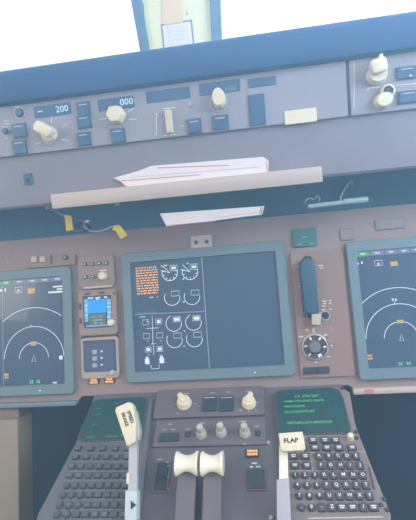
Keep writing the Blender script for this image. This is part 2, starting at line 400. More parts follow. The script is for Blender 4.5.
# vertical speed thumbwheel
x, y = t.p(169.5, 122); a, c = t.sz(169.5, 122, 6.5, 23)
t.part('thumbwheel', B().rbox(x, y, a, c, 0, .009, .002, .003), M_CREAM, smooth=True)
wl = B()
for i in range(9): wl.rbox(x, y - c * .4 + c * .1 * i, a * .9, c * .02, .0088, .0095)
t.part('wheel_ridges', wl, M_STRIP)
marks(t, [(163, 109, 176, 107.5), (163, 135.5, 176, 134.5), (156.5, 114, 156.5, 133), (181, 126, 184.5, 125.6), (155, 114, 158, 114), (155, 134, 158, 134)])
marks(t, [(46, 124 - 7, 46, 109 + 9), (51.5, 117, 51.5, 123), (61, 128.5, 68, 123), (62, 139.5, 69, 140.5), (35, 144.5, 41, 142.5), (99, 119.5, 107, 118.5), (128, 112, 134, 108.5), (129, 120, 137, 119),
          (14, 107, 19, 106.5), (4, 121, 9, 121), (4, 124, 9, 123.5), (4, 138, 8, 138)])
x, y = t.p(190, 104.5); t.part('light_sensor', B().knob(x, y, .0045, 0, .003), M_RING, smooth=True)
# altitude knob: tall cream oval on pale ring
x, y = t.p(218.5, 103); r = t.sz(218, 103, 8.3, 1)[0]
t.part('knob_ring', B().lathe(x, y, [(r * 1.08, 0), (r * 1.08, .002), (r * .9, .002), (r * .9, 0)], 28), M_RING)
x, y = t.p(218.5, 98, .012); t.part('knob', B().knob(x, y, r * .82, 0, .024, 1, 1.45), M_CREAM, smooth=True)
marks(t, [(226, 87, 226, 92), (229, 86.5, 229, 91.5), (232, 86, 232, 91), (235, 86, 235, 91)], .001, .0019, G_DIM, 'faint_digits')
x, y = t.p(300.5, 116.5); a, c = t.sz(300, 116, 32, 14)
t.part('name_plate', B().rbox(x, y, a, c, 0, .003, .0015, .001), M_CREAM, label='blank cream rectangular plate')
# ---------------------------------------------------------------- right EFIS panel
t = Thing('efis_control_panel', 'grey corner control panel with stacked cream knobs at the far right', 'control panel', MCP, 385, 85, uv=None)
x0 = MCP.at(350, 88)[0] - t.u; x1 = x0 + .2; e0 = .3445 - t.v; e1 = .4345 - t.v
t.part('face_plate', B().rbox((x0 + x1) / 2, (e0 + e1) / 2, x1 - x0, e1 - e0, -.0085, 0, .002, .0015), M_MCP)
x, y = t.p(376, 76); r = t.sz(376, 76, 10.5, 1)[0]
k_ = t.part('knob', B().knob(x, y, r, 0, .016, 1, .9), M_CREAM, smooth=True)
x, y = t.p(378.5, 66, .02); t.part('finger_grip', B().rbox(x, y, r * 1.5, r * 1.35, .012, .028, .006, .004, rot=.2), M_CREAM, k_, smooth=True)
x, y = t.p(380.5, 57.5, .02); t.part('pointer_tip', B().rbox(x, y, r * .3, r * .5, .014, .026, .001), M_CREAM, k_)
x, y = t.p(382.5, 101); r2 = t.sz(382, 100, 9, 1)[0]
k_ = t.part('knob', B().knob(x, y, r2, 0, .016, 1.05, .9, .3), M_CREAM, smooth=True)
x, y = t.p(388, 91, .01); o = t.part('inner_knob_ring', B().lathe(x, y, [(r2 * .75, 0), (r2 * .75, .012), (r2 * .55, .014), (r2 * .55, 0)], 20), M_CREAM, k_)
t.part('inner_knob', B().knob(x, y, r2 * .56, 0, .013), M_DKBTN, k_, smooth=True)
for (px, py, w, h) in ((406, 73, 19, 12), (408, 97, 20, 12), (428, 92, 14, 12), (428, 70, 14, 12)): button(t, px, py, w, h)
x, y = t.p(409.5, 76.5); t.part('indicator_light', B().knob(x, y, .0018, .004, .003), G_BLUEW)
marks(t, [(394, 80, 416, 76.5), (367, 88.5, 380, 87), (354, 62, 354, 110), (366, 91, 369, 89), (396, 85.5, 416, 83.5)], .0008)

# ---------------------------------------------------------------- white cards with red lines
def card(name, label, fr, pts, w0, th, reds, shade, group='white cards under the glareshield'):
    cx = sum(p[0] for p in pts) / len(pts); cy = sum(p[1] for p in pts) / len(pts)
    t = Thing(name, label, 'card', fr, cx, cy, w0, group)
    t.part('card_sheet', B().prism([t.p(*q) for q in pts], 0, th, .0004, 1), M_PAPER)
    for wd, m, ls in ((.0014, M_RED, reds), (.0012, M_LEGD, shade)):
        b = B()
        for l in ls: b.line([t.p(*q) for q in l], wd, th + .0003)
        if ls: t.part('red_lines' if m is M_RED else 'fold_lines', b, m)
    return t
card('checklist_card', 'long white folded card with red edge lines resting on the glareshield ledge', FACE,
     [(133, 191.5), (268, 176.5), (268.5, 161), (263, 157), (152, 166), (139, 171), (114, 178), (121, 181)][::-1], .0005, .004,
     [[(121, 181.5), (124, 186), (133, 190.5)], [(122, 181), (200, 175)], [(158, 168), (229, 165.5)], [(266, 161), (267.5, 175)]], [[(140, 186), (222, 177)], [(130, 177.5), (262, 167)]])
LEDGE = Fr(PANEL.M(0, 0, .004).translation, (1, 0, 0), EV)
card('checklist_card', 'short white card with red ends lying in the blue gap above the center display', FACE,
     [(167, 226.5), (262, 214.5), (264.5, 206), (160, 213.5)][::-1], -.012, .003,
     [[(167, 225.5), (215, 221)], [(262.5, 207), (261, 214)], [(261.2, 207), (259.7, 214)]], [[(213, 218), (258, 212)]])

# ================================================================== MAIN PANEL
t = Thing('instrument_panel', 'wide mauve brown instrument panel board leaning back below the glareshield', 'instrument panel', PANEL, 0, 0, uv=(0, 0))
PV0, PV1 = -.172, .1865
b = B().prism([(-.62, PV0), (-.285, PV0), (-.272, PV0 + .016), (.272, PV0 + .016), (.285, PV0), (.72, PV0), (.72, PV1), (-.62, PV1)], -.05, 0, .002)
t.part('panel_board', b, M_PANEL)
b = B().rbox(0, 0, .005, .005, 0, .001)
x0, y0 = t.p(0, 409.5); x1, _ = t.p(84, 404)
t.part('lower_rail', B().rbox(-.45, PV0 + .002, .34, .010, 0, .012, .003, .003), M_BEZEL, smooth=True)
x0, _ = t.p(352, 393)
t.part('lower_rail', B().rbox(x0 + .19, PV0 + .003, .38, .012, 0, .012, .003, .003), M_STRIP, smooth=True)
pink, _ = t.p(368, 393); t.part('rail_cap', B().rbox(pink, PV0 + .003, .016, .008, .011, .0135, .002), M_RED)

# display units ----------------------------------------------------
DW, DH = .303, .226
def display(label, cu, cv, group='large flat displays'):
    t = Thing('flat_display', label, 'display', PANEL, 0, 0, uv=(cu, cv), group=group)
    t.part('bezel', B().frame(0, 0, DW + .038, DH + .042, .019, 0, .012, .008, tb=.021, tt=.021), M_BEZEL, smooth=False)
    s = t.part('screen', B().rbox(0, 0, DW + .001, DH + .001, .001, .008), M_SCREEN)
    t.scr = s; return t
Z = .0085
def stroke(t, name, m, fn):
    b = B(); fn(b); return t.part(name, b, m, t.scr)
cu, cv = 0, 0
ct = display('large central display showing engine gauges and an orange message list', 0, 0)
P = lambda px, py: ct.p(px, py, .008)
S = ct.sz(200, 310, 1, 1)[0]
def f(b):
    b.line([P(201.7, 257.3), P(209.5, 368)], .0014, Z); b.line([P(134.7, 314.4), P(206, 311.4)], .0012, Z)
stroke(ct, 'divider_lines', G_DIM, f)
def f(b):
    for i in range(11):
        x0, y = P(135.5 + .18 * i, 268.5 + 2.55 * i); x = x0; end = x0 + (23 if i < 10 else 21) * S
        while x < end - .002:
            w = random.uniform(.004, .0095); w = min(w, end - x)
            n = max(1, int(w / .0016))
            for k in range(n):
                hh = random.choice((.0024, .0028, .0030)); b.rect(x + .0016 * k + .0006, y - .0001, .00125, hh, Z)
            x += w + .0012
stroke(ct, 'message_list', G_ORANGE, f)
boxes = []
def f(b):
    def word(px, py, n):
        x, y = P(px, py)
        for k in range(n): b.rect(x + k * .0016, y, .0012, .0024, Z)
    word(161, 266, 2); word(164, 265.6, 5); word(187, 263.5, 3); word(150, 297.5, 5); word(157.5, 297, 1)
    word(183, 279, 2); word(183, 302, 3); word(184, 331, 2); word(184, 346, 2); word(147, 321.5, 2)
    for (cx, cy, fill) in ((145.8, 322.3, 0), (158.8, 321.5, 1), (146.5, 336, 0), (159.7, 335.3, 0), (148.3, 349.5, 1), (159.8, 349, 1)):
        boxes.append((cx, cy, fill))
    b.line([P(152.2, 316), P(153, 344)], .0011, Z); b.line([P(151, 344), P(156, 343.7)], .0011, Z); b.line([P(153.5, 345), P(154, 355)], .0011, Z)
    b.line([P(146, 328.5), P(159, 327.8)], .001, Z)
    for dx in (0, 6.4): b.line([P(147 + dx * 2, 341), P(149 + dx * 2, 340.9)], .001, Z); b.line([P(148 + dx * 1.8, 355), P(150 + dx * 1.8, 354.9)], .001, Z)
    b.line([P(151, 365), P(151.4, 368.8), P(159.3, 368.4), P(159, 364.6)], .0013, Z)
stroke(ct, 'synoptic_lines', G_WHITE, f)
for (cx, cy, fill) in boxes:
    def f(b):
        x, y = P(cx, cy); b.box_line(x, y, 6.2 * S, 5 * S, .0009, Z)
        if fill: b.rect(x, y, 3.8 * S, 3 * S, Z)
    stroke(ct, 'synoptic_box', G_WHITE, f)
for (cx, cy) in ((147.3, 361.5), (161.8, 360.5)):
    def f(b):
        x, y = P(cx, cy); a, c, d, e = 2.3 * S, 2.6 * S, 1.3 * S, 4.6 * S
        b.poly([(x - a, y - c), (x + a, y - c), (x + a, y + c), (x + d, y + c), (x + d, y + e), (x - d, y + e), (x - d, y + c), (x - a, y + c)], Z)
    stroke(ct, 'bottle_symbol', G_WHITE, f)
for (cx, cy, r) in ((169.7, 272.8, 7.8), (190, 271.7, 7.8)):
    def f(b):
        x, y = P(cx, cy); q = r * S
        b.arc(x, y, q, 165, 375, .0014, Z)
        for a in range(165, 380, 35):
            a = math.radians(a); b.line([(x + q * .68 * math.cos(a), y + q * .68 * math.sin(a)), (x + q * math.cos(a), y + q * math.sin(a))], .0012, Z)
        b.line([(x, y), (x - q * 1.15, y + q * .4)], .0012, Z); b.line([(x, y), (x - q * .9, y + q * .95)], .0012, Z)
        b.box_line(x + q * .55, y + q * .6, q * .95, q * .7, .001, Z); b.rect(x + q * .55, y + q * .6, q * .6, q * .35, Z)
    stroke(ct, 'gauge_symbol', G_WHITE, f)
for (cx, cy, full) in ((172.2, 297.5, 0), (192, 296.6, 0), (173.8, 323.3, 1), (193.5, 322.2, 1), (174.6, 339.6, 0), (194.4, 338.7, 0)):
    def f(b):
        x, y = P(cx, cy); q = 7.8 * S
        b.arc(x, y, q, 110 if full else 150, 365, .0013, Z)
        b.box_line(x + q * .42, y + q * .48, q * 1.0, q * .62, .001, Z)
        if full: b.rect(x + q * .42, y + q * .48, q * .75, q * .38, Z)
    stroke(ct, 'gauge_symbol', G_WHITE, f)
def f(b):
    for i in range(7): b.line([P(139 + 2.7 * i, 314.2 - .12 * i), P(139.1 + 2.7 * i, 312.4 - .12 * i)], .001, Z)
    b.rect(*P(142.5, 317), 6 * S, 1.6 * S, Z)
stroke(ct, 'cyan_marks', G_CYAN, f)
for q_ in ((174, 266), (194.5, 265)): stroke(ct, 'green_value', G_GREEND, lambda b: b.rect(*P(*q_), 6.5 * S, 2.2 * S, Z))
def dot(t, px, py, r=.0018):
    x, y = t.p(px, py, .012); t.part('bezel_lamp', B().knob(x, y, r, .0105, .003), G_WHITE, label='tiny white lit dot')
dot(ct, 254.8, 372.5)
x, y = ct.p(269, 375, .012); ct.part('bezel_mark', B().rbox(x, y, .001, .004, .0105, .0125), M_HOLE)

def nav(t, P, x0, x1, tri, radii, tabs, items):
    s = t.sz(tri[0], tri[1], 1, 1)[0]
    xl, xr = P(*x0)[0], P(*x1)[0]
    cx, cy = P(*tri)
    def f(b):
        for k, r in enumerate(radii):
            r *= s; lo = -4 if k < 2 else 0
            b.arc(cx, cy, r, 0 + 2, 180 - 2, .0013, Z, 48, lambda p: xl + .002 < p[0] < xr - .001 and p[1] > cy - .01)
        a = 2.1 * s; b.line([(cx - a, cy - a * 1.3), (cx + a, cy - a * 1.3), (cx, cy + a * 1.6)], .0011, Z, True)
        b.line([(cx - .006, cy + radii[1] * s), (cx - .006, cy + radii[1] * s + .005)], .001, Z)
    stroke(t, 'range_arcs', G_WHITE, f)
    tb = tabs; n = len(tb) - 1
    def g(i0, i1, b):
        for i in range(i0, i1):
            xa = P(tb[i][0], tb[i][1])[0] + .0008; xb = P(tb[i + 1][0], tb[i + 1][1])[0] - .0008; y = DH / 2 - .005
            b.rect((xa + xb) / 2, y, xb - xa, .0095, Z)
    stroke(t, 'active_tab', G_GTAB, lambda b: g(0, 1, b)); stroke(t, 'menu_tabs', G_LAV, lambda b: g(1, n, b))
    def f(b):
        for i in range(n):
            xa = P(*tb[i])[0]; xb = P(*tb[i + 1])[0]; w = (xb - xa) * .36
            for k in range(4): b.rect((xa + xb) / 2 + (k - 1.5) * w / 4, DH / 2 - .005, w / 6, .003, Z + .0002)
    stroke(t, 'tab_captions', G_WHITE, f)
    for name, m, rects in items:
        for r in rects:
            def f(b):
                x, y = P(r[0], r[1])
                if len(r) > 4: b.box_line(x, y, r[2] * s, r[3] * s, .001, Z)
                elif m is G_GREEN:
                    for k in (-1, 1): b.rect(x + k * r[2] * s * .3, y, r[2] * s * .34, r[3] * s, Z + .0002)
                    b.rect(x, y - r[3] * s * .2, r[2] * s, r[3] * s * .25, Z + .0003)
                else: b.rect(x, y, r[2] * s, r[3] * s, Z + .0002)
            stroke(t, name, m, f)
# left display: its right half shows the map
LU, LV = -.457 + .0015, -.0165
lt = display('navigation display at the left edge showing white range arcs, tallest of the left column', LU, LV)
lt.o['label'] = 'left navigation display with white range arcs, cut off by the picture edge'
PL = lambda px, py: lt.p(px, py, .008)
nav(lt, PL, (1.5, 340), (64.5, 340), (34, 358.5), (14.5, 29.5, 47), [(0, 283.5), (12.5, 282.5), (26, 281.4), (38.5, 280.3), (51, 279.2), (64.3, 278)],
    [('white_note', G_WHITE, [(1, 290.5, 3, 2), (5.5, 290, 1.6, 3), (18.5, 290, 6.5, 5.5, 1), (18.5, 290.5, 2, 2), (58, 286.5, 10, 1.3), (60, 289, 6, 1.3), (55.5, 292, 14, 1.6), (55, 382.5, 4, 1.2), (61, 357.5, 3.4, 3.4)]),
     ('amber_box', G_AMBER, [(31.5, 290.8, 7.5, 5), (33.5, 343.5, 5.5, 3.8), (6.5, 374.5, 5, 2.2), (6.8, 377.4, 4.5, 1.8)]),
     ('green_value', G_GREEN, [(31.7, 381.8, 3.4, 3.4), (38.5, 381.4, 3.4, 3.4)])])
stroke(lt, 'divider_lines', G_DIM, lambda b: b.line([PL(2.5, 284), PL(3.5, 386)], .001, Z))
dot(lt, 40, 390.5)
RU, RV = .457 + .004, -.0145
rt = display('right navigation display with white range arcs beside the landing gear lever', RU, RV)
PR = lambda px, py: rt.p(px, py, .008)
nav(rt, PR, (356, 300), (430, 300), (401.5, 338), (17, 35.5, 52.5), [(356, 257.5), (370, 256.2), (385, 255), (398, 254), (410.5, 253), (424, 252)],
    [('white_note', G_WHITE, [(357.5, 263.8, 2.6, 2), (361.8, 262.6, 1.5, 2.4), (378.3, 263, 7.5, 5.5, 1), (378.3, 264, 2, 2.4), (392.5, 299.5, 1.5, 2.6), (395.6, 299.8, 1.6, 2.6)]),
     ('amber_box', G_AMBER, [(394, 263.8, 7.5, 4.8), (400, 321.5, 6.5, 3.6), (369, 355.5, 6.5, 2), (369.5, 358.6, 6.5, 2)]),
     ('green_value', G_GREEN, [(400.5, 363.8, 4, 3.2), (408.5, 363.2, 4, 3.2)])])
x, y = rt.p(382.5, 376.5, .012); rt.part('bezel_mark', B().rbox(x, y, .0012, .004, .0105, .0125), M_HOLE)

# small modules, left centre column ---------------------------------
t = Thing('button_module', 'small taupe module of square buttons above the standby horizon display', 'control module', PANEL, 97.5, 272)
a, c = t.sz(97, 271, 36, 31)
t.part('module_body', B().rbox(0, 0, a, c, 0, .009, .008, .003), M_TAUPE, smooth=True)
for (px, py) in ((85, 264.3), (92.3, 264.2), (99.5, 263.5), (106.5, 263.3), (85.8, 277), (92.8, 276.6)):
    x, y = t.p(px, py, .009); o = t.part('button', B().rbox(x, y, .0085, .0075, .0085, .0125, .001, .001), M_KEY)
    t.part('legend', B().rect(x, y, .004, .002, .0128), M_LEG, o)
x, y = t.p(103, 276, .009); t.part('knob', B().knob(x, y, .0095, .0085, .01), M_CREAM, smooth=True)
x, y = t.p(103, 270.3, .009); t.part('legend', B().rect(x, y, .015, .0018, .0093), M_LEG)
def smallrail(px, py, w, label):
    t = Thing('grab_bar', label, 'bar', PANEL, px, py)
    a = t.sz(px, py, w, 1)[0]; t.part('bar_body', B().rbox(0, 0, a, .005, 0, .01, .002, .002), M_STRIP)
smallrail(99, 287.3, 29, 'thin pale bar between the button module and the standby horizon display')
t = Thing('standby_flight_display', 'small square standby display with bright blue sky horizon', 'display', PANEL, 99.5, 312.5)
a, c = t.sz(99, 312, 37.5, 45)
t.part('bezel', B().frame(0, 0, a, c, .0105, 0, .013, .006, tb=.0165, tt=.0125), M_TAUPE)
t.scr = t.part('screen', B().rbox(.0005, .003, a - .019, c - .028, .001, .0085), M_SCREEN)
sw, s_h = a - .023, c - .031; Z2 = .009
def rr(name, m, l):
    b = B()
    for (x, y, w, h) in l: b.rect(x * sw, y * s_h + .0025, w * sw, h * s_h, Z2 + .0002 * (name != 'sky_field'))
    return t.part(name, b, m, t.scr)
rr('sky_field', G_SKY, [(-.02, .17, .66, .44)]); rr('ground_field', G_GROUND, [(-.02, -.25, .6, .34)])
rr('altitude_tapes', G_TAPE, [(-.42, .05, .13, .75), (.41, .0, .15, .78), (0, -.46, .9, .05)])
rr('display_marks', G_BLUEW, [(-.25, .45, .2, .05), (.02, .45, .2, .04), (.3, .45, .12, .05), (-.42, .22, .11, .06), (-.42, .08, .11, .06), (-.42, -.1, .11, .06), (.41, .25, .13, .05), (.4, .12, .13, .05), (.42, -.05, .1, .06), (0, .4, .1, .04),
                                (-.15, -.17, .12, .03), (.1, -.17, .12, .03), (0, -.28, .3, .03), (-.1, -.38, .1, .05), (.12, -.38, .1, .05), (.38, -.2, .1, .05)])
for (dx, dy) in ((-.35, .46), (.12, .46)): t.part('bezel_button', B().rbox(dx * a * .8 + .004, c * .5 - .0065, .013, .005, .012, .015, .002, .001), M_KEY)
for dy in (.16, -.16): t.part('bezel_button', B().rbox(-a * .5 + .005, dy * c, .0045, .013, .012, .015, .0015, .001), M_KEY)
x, y = t.p(111.5, 322.5, .013); t.part('knob', B().knob(x, y, .0075, .012, .01), M_CREAM, smooth=True)
x, y = t.p(114, 293, .013)
t.part('bezel_screw', B().knob(x, y, .003, .0125, .0015), M_SCREW)

t = Thing('standby_engine_display', 'small dark square display with three pale readouts above orange lights', 'display', PANEL, 101.3, 357.3)
a, c = t.sz(101, 358, 37, 41)
t.part('bezel', B().frame(0, 0, a, c, .0048, 0, .010, .008, tb=.0135, tt=.0065), mat('pale_taupe_bezel', (172, 158, 152), .45, .05, 24))
t.scr = t.part('screen', B().rbox(0, .0035, a - .009, c - .0195, .001, .006), mat('violet_screen_glass', (74, 88, 122), .25, .05, 6))
b = B(); b2 = B()
for i, py in enumerate((352, 358.5, 365.3)):
    x, y = t.p(94.7, py, .006); b.rect(x, y, .010, .0085, .0064); x, y = t.p(101.7, py - .6, .006); b2.rect(x, y, .0042, .0034, .0064)
t.part('readout_fields', b, G_TAPE2, t.scr); t.part('readout_digits', b2, G_WHITE, t.scr)
x, y = t.p(112.5, 372.3, .01); t.part('knob', B().knob(x, y, .0052, .009, .008), M_GKNOB, smooth=True)
for (px, py) in ((83.5, 338), (83.8, 374.5), (119.3, 371.5), (117, 337)):
    x, y = t.p(px, py); t.part('mounting_screw', B().knob(x, y, .0042, 0, .004), M_SCREW)
def lit(px, py, label, w=10, h=6):
    t = Thing('warning_light', label, 'warning light', PANEL, px, py, 0, 'warning lights on the panel and pedestal'); a, c = t.sz(px, py, w, h)
    t.part('light_housing', B().rbox(0, 0, a, c, 0, .004, .001, .0008), M_SCREW)
    b = B(); n = 4
    for r in range(2):
        for k in range(n + r): b.rect((k - (n + r - 1) / 2) * a / 6.2, (.22 - .44 * r) * c, a / 7.5, c * .34, .0044)
    t.part('lit_caption', b, G_ORANGE)
lit(94.5, 380.8, 'left orange warning light under the small dark standby display')
lit(110, 380, 'right orange warning light under the small dark standby display')
# switch strip between the left display and the glareshield ---------------
t = Thing('switch_module', 'low mauve module with two pale push switches above the left display', 'switch panel', PANEL, 52, 261)
a, c = t.sz(52, 260, 49, 11)
t.part('module_body', B().rbox(0, -.001, a, c, 0, .006, .004, .002), M_PANEL2, smooth=True)
for px in (34.5, 43): x, y = t.p(px, 259.5, .006); t.part('push_switch', B().rbox(x, y, .013, .013, .005, .010, .002, .0015), M_STRIP)
x, y = t.p(51.5, 259.5, .006); t.part('divider_bar', B().rbox(x, y, .003, .02, .005, .008), M_SCREW)
x, y = t.p(65.5, 257.5, .006); t.part('selector_ring', B().lathe(x, y, [(.0058, .005), (.0058, .008), (.0036, .008), (.0036, .005)], 20), M_HOLE)
t.part('selector_knob', B().knob(x, y, .003, .005, .006), M_STRIP)
t = Thing('panel_hook', 'tiny pale hook on the panel top left of the pale push switches', 'hook', PANEL, 9, 256.5)
t.part('hook_body', B().tube([(-.004, .003, .001), (-.004, -.003, .004), (0, -.0045, .005), (.004, -.003, .004), (.004, .003, .001)], .0012), M_STRIP)
# two-hole unit above central display
t = Thing('sensor_block', 'small pale block with two round dark holes above the central display', 'sensor block', PANEL, 202, 242.3)
a, c = t.sz(202, 242, 21, 12.5)
t.part('block_body', B().rbox(0, 0, a, c, 0, .012, .002, .002), M_STRIP)
for px in (196, 206.8):
    x, y = t.p(px, 242.4 - (px - 196) * .06, .012); o = t.part('round_socket', B().lathe(x, y, [(.0062, .011), (.0062, .0135), (.0042, .0135), (.0042, .011)], 20), M_RING)
    t.part('socket_hole', B().knob(x, y, .0043, .0105, .002), M_SCREW, o)

# right centre column: landing gear panel ---------------------------------
t = Thing('landing_gear_panel', 'warm brown panel carrying the dark landing gear lever right of the central display', 'control panel', PANEL, 317, 315)
x0, y1 = t.p(289.5, 253); x1, _ = t.p(343, 253); _, y0 = t.p(320, 377)
x1 = x0 + (t.p(345, 300)[0] - t.p(290, 300)[0]) * .98
t.part('panel_plate', B().rbox((x0 + x1) / 2, (y0 + y1) / 2, x1 - x0, y1 - y0, 0, .005, .003, .0015), M_PANEL2)
tp = lambda px, py, w=.005: t.p(px, py, w)
sx_, sy_ = tp(309, 284)
t.part('lever_slot', B().rbox(sx_ + .001, sy_ - .006, .018, .125, .004, .0056, .006), M_HOLE)
# lever: rounded dark handle reaching down the slot
x, yt = tp(306.5, 258, .025); xb, yb = tp(312, 314, .025)
bw = t.sz(309, 285, 15.5, 1)[0] / 2
pts = []
for k in range(9): a = PI * k / 8; pts.append((x + bw * math.cos(a), yt - bw * .9 + bw * .9 * math.sin(a)))
pts += [(xb - bw * .95, yb), (xb + bw * .95, yb)]
lv = t.part('gear_lever', B().prism(pts, .005, .028, .006, 3), M_GEAR, smooth=True)
x, y = tp(316.3, 318.5, .022); t.part('lever_latch', B().rbox(x, y, .017, .025, .006, .024, .003, .002, rot=-.1), M_GKNOB, lv)
x, y = tp(301.5, 312, .012); t.part('slot_guard', B().rbox(x, y, .007, .016, .004, .012, .002, .001), M_PANEL)
x, y = tp(325.2, 315.5); o = t.part('lock_ring', B().lathe(x, y, [(.0098, .004), (.0098, .0075), (.0074, .0075), (.0074, .004)], 24), M_RING)
t.part('lock_button', B().knob(x, y, .0074, .004, .005), M_HOLE, o)
def words(b, t, px, py, n, z=.0056, h=.0022, w=.0012, wz=.005):
    x, y = t.p(px, py, wz)
    for k in range(n): b.rect(x + (k - n / 2) * (w * 1.35), y, w, h, z)
b = B()
for (px, py, n) in ((321, 265.5, 6), (322, 267.8, 4), (325, 301, 5), (330.5, 300.3, 3), (325, 303.5, 4), (330.5, 303.2, 3), (324, 306, 4), (324, 309.8, 4), (330.5, 309.2, 3), (307.5, 329.8, 4), (314, 329.2, 3), (314, 331.6, 3),
                   (301.5, 336.5, 5), (326, 335, 4), (332, 345.5, 3), (329, 356.5, 4), (316.5, 362, 4)): words(b, t, px, py, n)
for (px, py) in ((298.3, 266.5), (299.5, 286.5), (301.5, 311.2)): x, y = tp(px, py); b.rect(x, y, .005, .0012, .0056)
t.part('panel_lettering', b, M_LEG)
x, y = tp(315, 346.8); r = t.sz(314, 346, 13.3, 1)[0]
o = t.part('autobrake_ring', B().lathe(x, y, [(r, .004), (r, .009), (r * .9, .010), (r * .88, .006), (0, .006)], 36), M_RING, smooth=True)
t.part('autobrake_dial', B().lathe(x, y, [(r * .87, .0055), (r * .85, .008), (r * .55, .008), (r * .5, .006), (0, .006)], 36), M_KEYR, o)
k_ = t.part('autobrake_knob', B().knob(x - r * .05, y + .001, r * .5, .006, .014, star=.03), mat('mid_grey_knob', (112, 116, 124), .4), o, smooth=True)
b = B()
for a in range(-60, 290, 58):
    a = math.radians(a); b.line([(x + r * .6 * math.cos(a), y + r * .6 * math.sin(a)), (x + r * .83 * math.cos(a), y + r * .83 * math.sin(a))], .0034, .0083)
t.part('dial_marks', b, M_LEG, o)
x, y = tp(303.5, 356.5); t.part('dial_corner', B().rbox(x, y, .012, .012, .004, .007, .002), M_TAUPE)
x, y = tp(329.5, 340.5); t.part('push_button', B().knob(x, y, .0072, .004, .007), M_TAUPE, smooth=True)
x, y = tp(331.5, 328.5); t.part('indicator_spot', B().knob(x, y, .004, .004, .002), M_RED)
for px in (309.8, 323): x, y = tp(px, 370.5 - (px - 310) * .06); t.part('selector_key', B().rbox(x, y, .0245, .0125, .004, .009, .001, .001), M_DKBTN)

t = Thing('gear_indicator', 'dark green rectangular annunciator with lit green captions above the gear lever', 'annunciator', PANEL, 304.5, 237.8)
a, c = t.sz(304, 237, 24, 18)
t.part('indicator_body', B().rbox(0, 0, a, c, 0, .006, .002, .001), mat('dark_teal_plastic', (56, 108, 116), .4))
b = B()
for (px, py, n) in ((305, 236.8, 5), (300.5, 244.6, 4), (312, 243.6, 4)): words(b, t, px, py, n, .0064, .0022, .0012, .006)
t.part('lit_caption', b, G_GREEN)
for (px, py, w, h, lab) in ((346.5, 234.5, 14, 12, 'faint grey blank square plate right of the green annunciator'), (390, 224, 30, 11, 'faint wide grey plate above the right navigation display')):
    t = Thing('blank_plate', lab, 'plate', PANEL, px, py, 0, 'blank plates above the gear panel'); a, c = t.sz(px, py, w, h)
    t.part('plate_body', B().rbox(0, 0, a, c, 0, .003, .002, .001), M_BEZEL)
    t.part('plate_face', B().rbox(0, 0, a * .8, c * .75, .002, .0036, .001), M_PANEL)

# ================================================================== GAP: cables, tags, rod
GAP = Fr((0, .0, 0), (1, 0, 0), (0, 0, 1))
def cable(label, pts, tag, depth=0, r=.0018, m=M_CABLE, coil=None, tagn='cable'):
    t = Thing('headset_cable', label, 'cable', GAP, pts[0][0], pts[0][1], 0, 'tagged cables in the gap')
    P3 = [(*t.p(px, py, w), w) for px, py, w in pts]
    s = []
    for i in range(len(P3) - 1):                       # smooth it
        p0 = Vector(P3[max(i - 1, 0)]); p1 = Vector(P3[i]); p2 = Vector(P3[i + 1]); p3 = Vector(P3[min(i + 2, len(P3) - 1)])
        for k in range(6):
            u = k / 6; s.append(.5 * ((2 * p1) + (p2 - p0) * u + (2 * p0 - 5 * p1 + 4 * p2 - p3) * u * u + (3 * p1 - p0 - 3 * p2 + p3) * u ** 3))
    s.append(Vector(P3[-1]))
    t.part('cable_cord', B().tube(s, r), m, smooth=True)
    if tag:
        pp = [t.p(x, y, tag[1]) for x, y in tag[0]]
        t.part('yellow_tag', B().prism(pp, tag[1] - .001, tag[1] + .002), M_YEL, label='yellow flag tag at the cable end')
    return t
cable('short grey cable ending in a yellow tag at the left end of the pale ledge', [(46, 208, .0), (52, 209, .004), (58, 212.5, .008), (64, 216, .012), (69, 218, .016)], ([(65, 214.5), (71.5, 216), (73.5, 230), (66.5, 231)][::-1], .018), m=M_CABLE, r=.0022)
cable('longer pale cable curving to a yellow tag left of the central display', [(76, 220, -.004), (83, 222, .004), (86, 228, .012), (93, 231.5, .016), (103, 230.5, .018), (112, 227, .018), (118, 227, .018)], ([(114, 225.5), (119.5, 225), (127.5, 235), (121, 239), (116, 230.5), (112.5, 230)][::-1], .02))
t = Thing('coiled_cable', 'dark navy bunch of cable heaped between the two yellow tags', 'cable', GAP, 83, 226)
pts = [Vector((*t.p(83 + 8 * math.cos(a * .9) * (1 - a / 40), 227 + 3.6 * math.sin(a * .9 + .3), .006 * math.sin(a * .5)), .006 * math.sin(a * .5))) for a in [i * .35 for i in range(60)]]
t.part('cable_cord', B().tube(pts, .0028), M_DCABLE, smooth=True)
for i, (px, py) in enumerate(((47.5, 207.5), (87.3, 221.3), (117, 204.5))):
    t = Thing('cable_clip', ('small white clip at the left end of the short tagged cable', 'small white clip on the navy cable bunch', 'small white clip in the gap under the pale ledge')[i], 'clip', GAP, px, py, .006, 'small white cable clips')
    t.part('clip_body', B().rbox(0, 0, .009, .0045, -.004, .003, .001, .0008, rot=.1), M_PAPER)
t = Thing('light_rod', 'pale green-grey rod lying along the panel top on the right', 'rod', GAP, 337, 203, .012)
a0 = t.p(308, 206.5); a1 = t.p(367, 199.5)
t.part('rod_body', B().tube([(*a0, 0), (*a1, 0)], .0042, 12, None), M_ROD, smooth=True)
x, y = t.p(345, 202); t.part('rod_sleeve', B().tube([(x - .003, y + .0005, 0), (a1[0] + .001, a1[1], 0)], .0056, 12), M_ROD, smooth=True)
t = Thing('curled_wire', 'thin pale curled wire standing behind the rod on the right', 'wire', GAP, 341, 199, .004, 'curled wires by the rod')
t.part('wire_strand', B().tube([(*t.p(*q), 0) for q in ((340.5, 200.5), (341, 196), (343.5, 191), (346.5, 187), (350, 181), (352.5, 180.5), (352, 185))], .0016), M_ROD, smooth=True)
t = Thing('curled_wire', 'loose pale curled wire above the left end of the rod', 'wire', GAP, 312, 199, .004, 'curled wires by the rod')
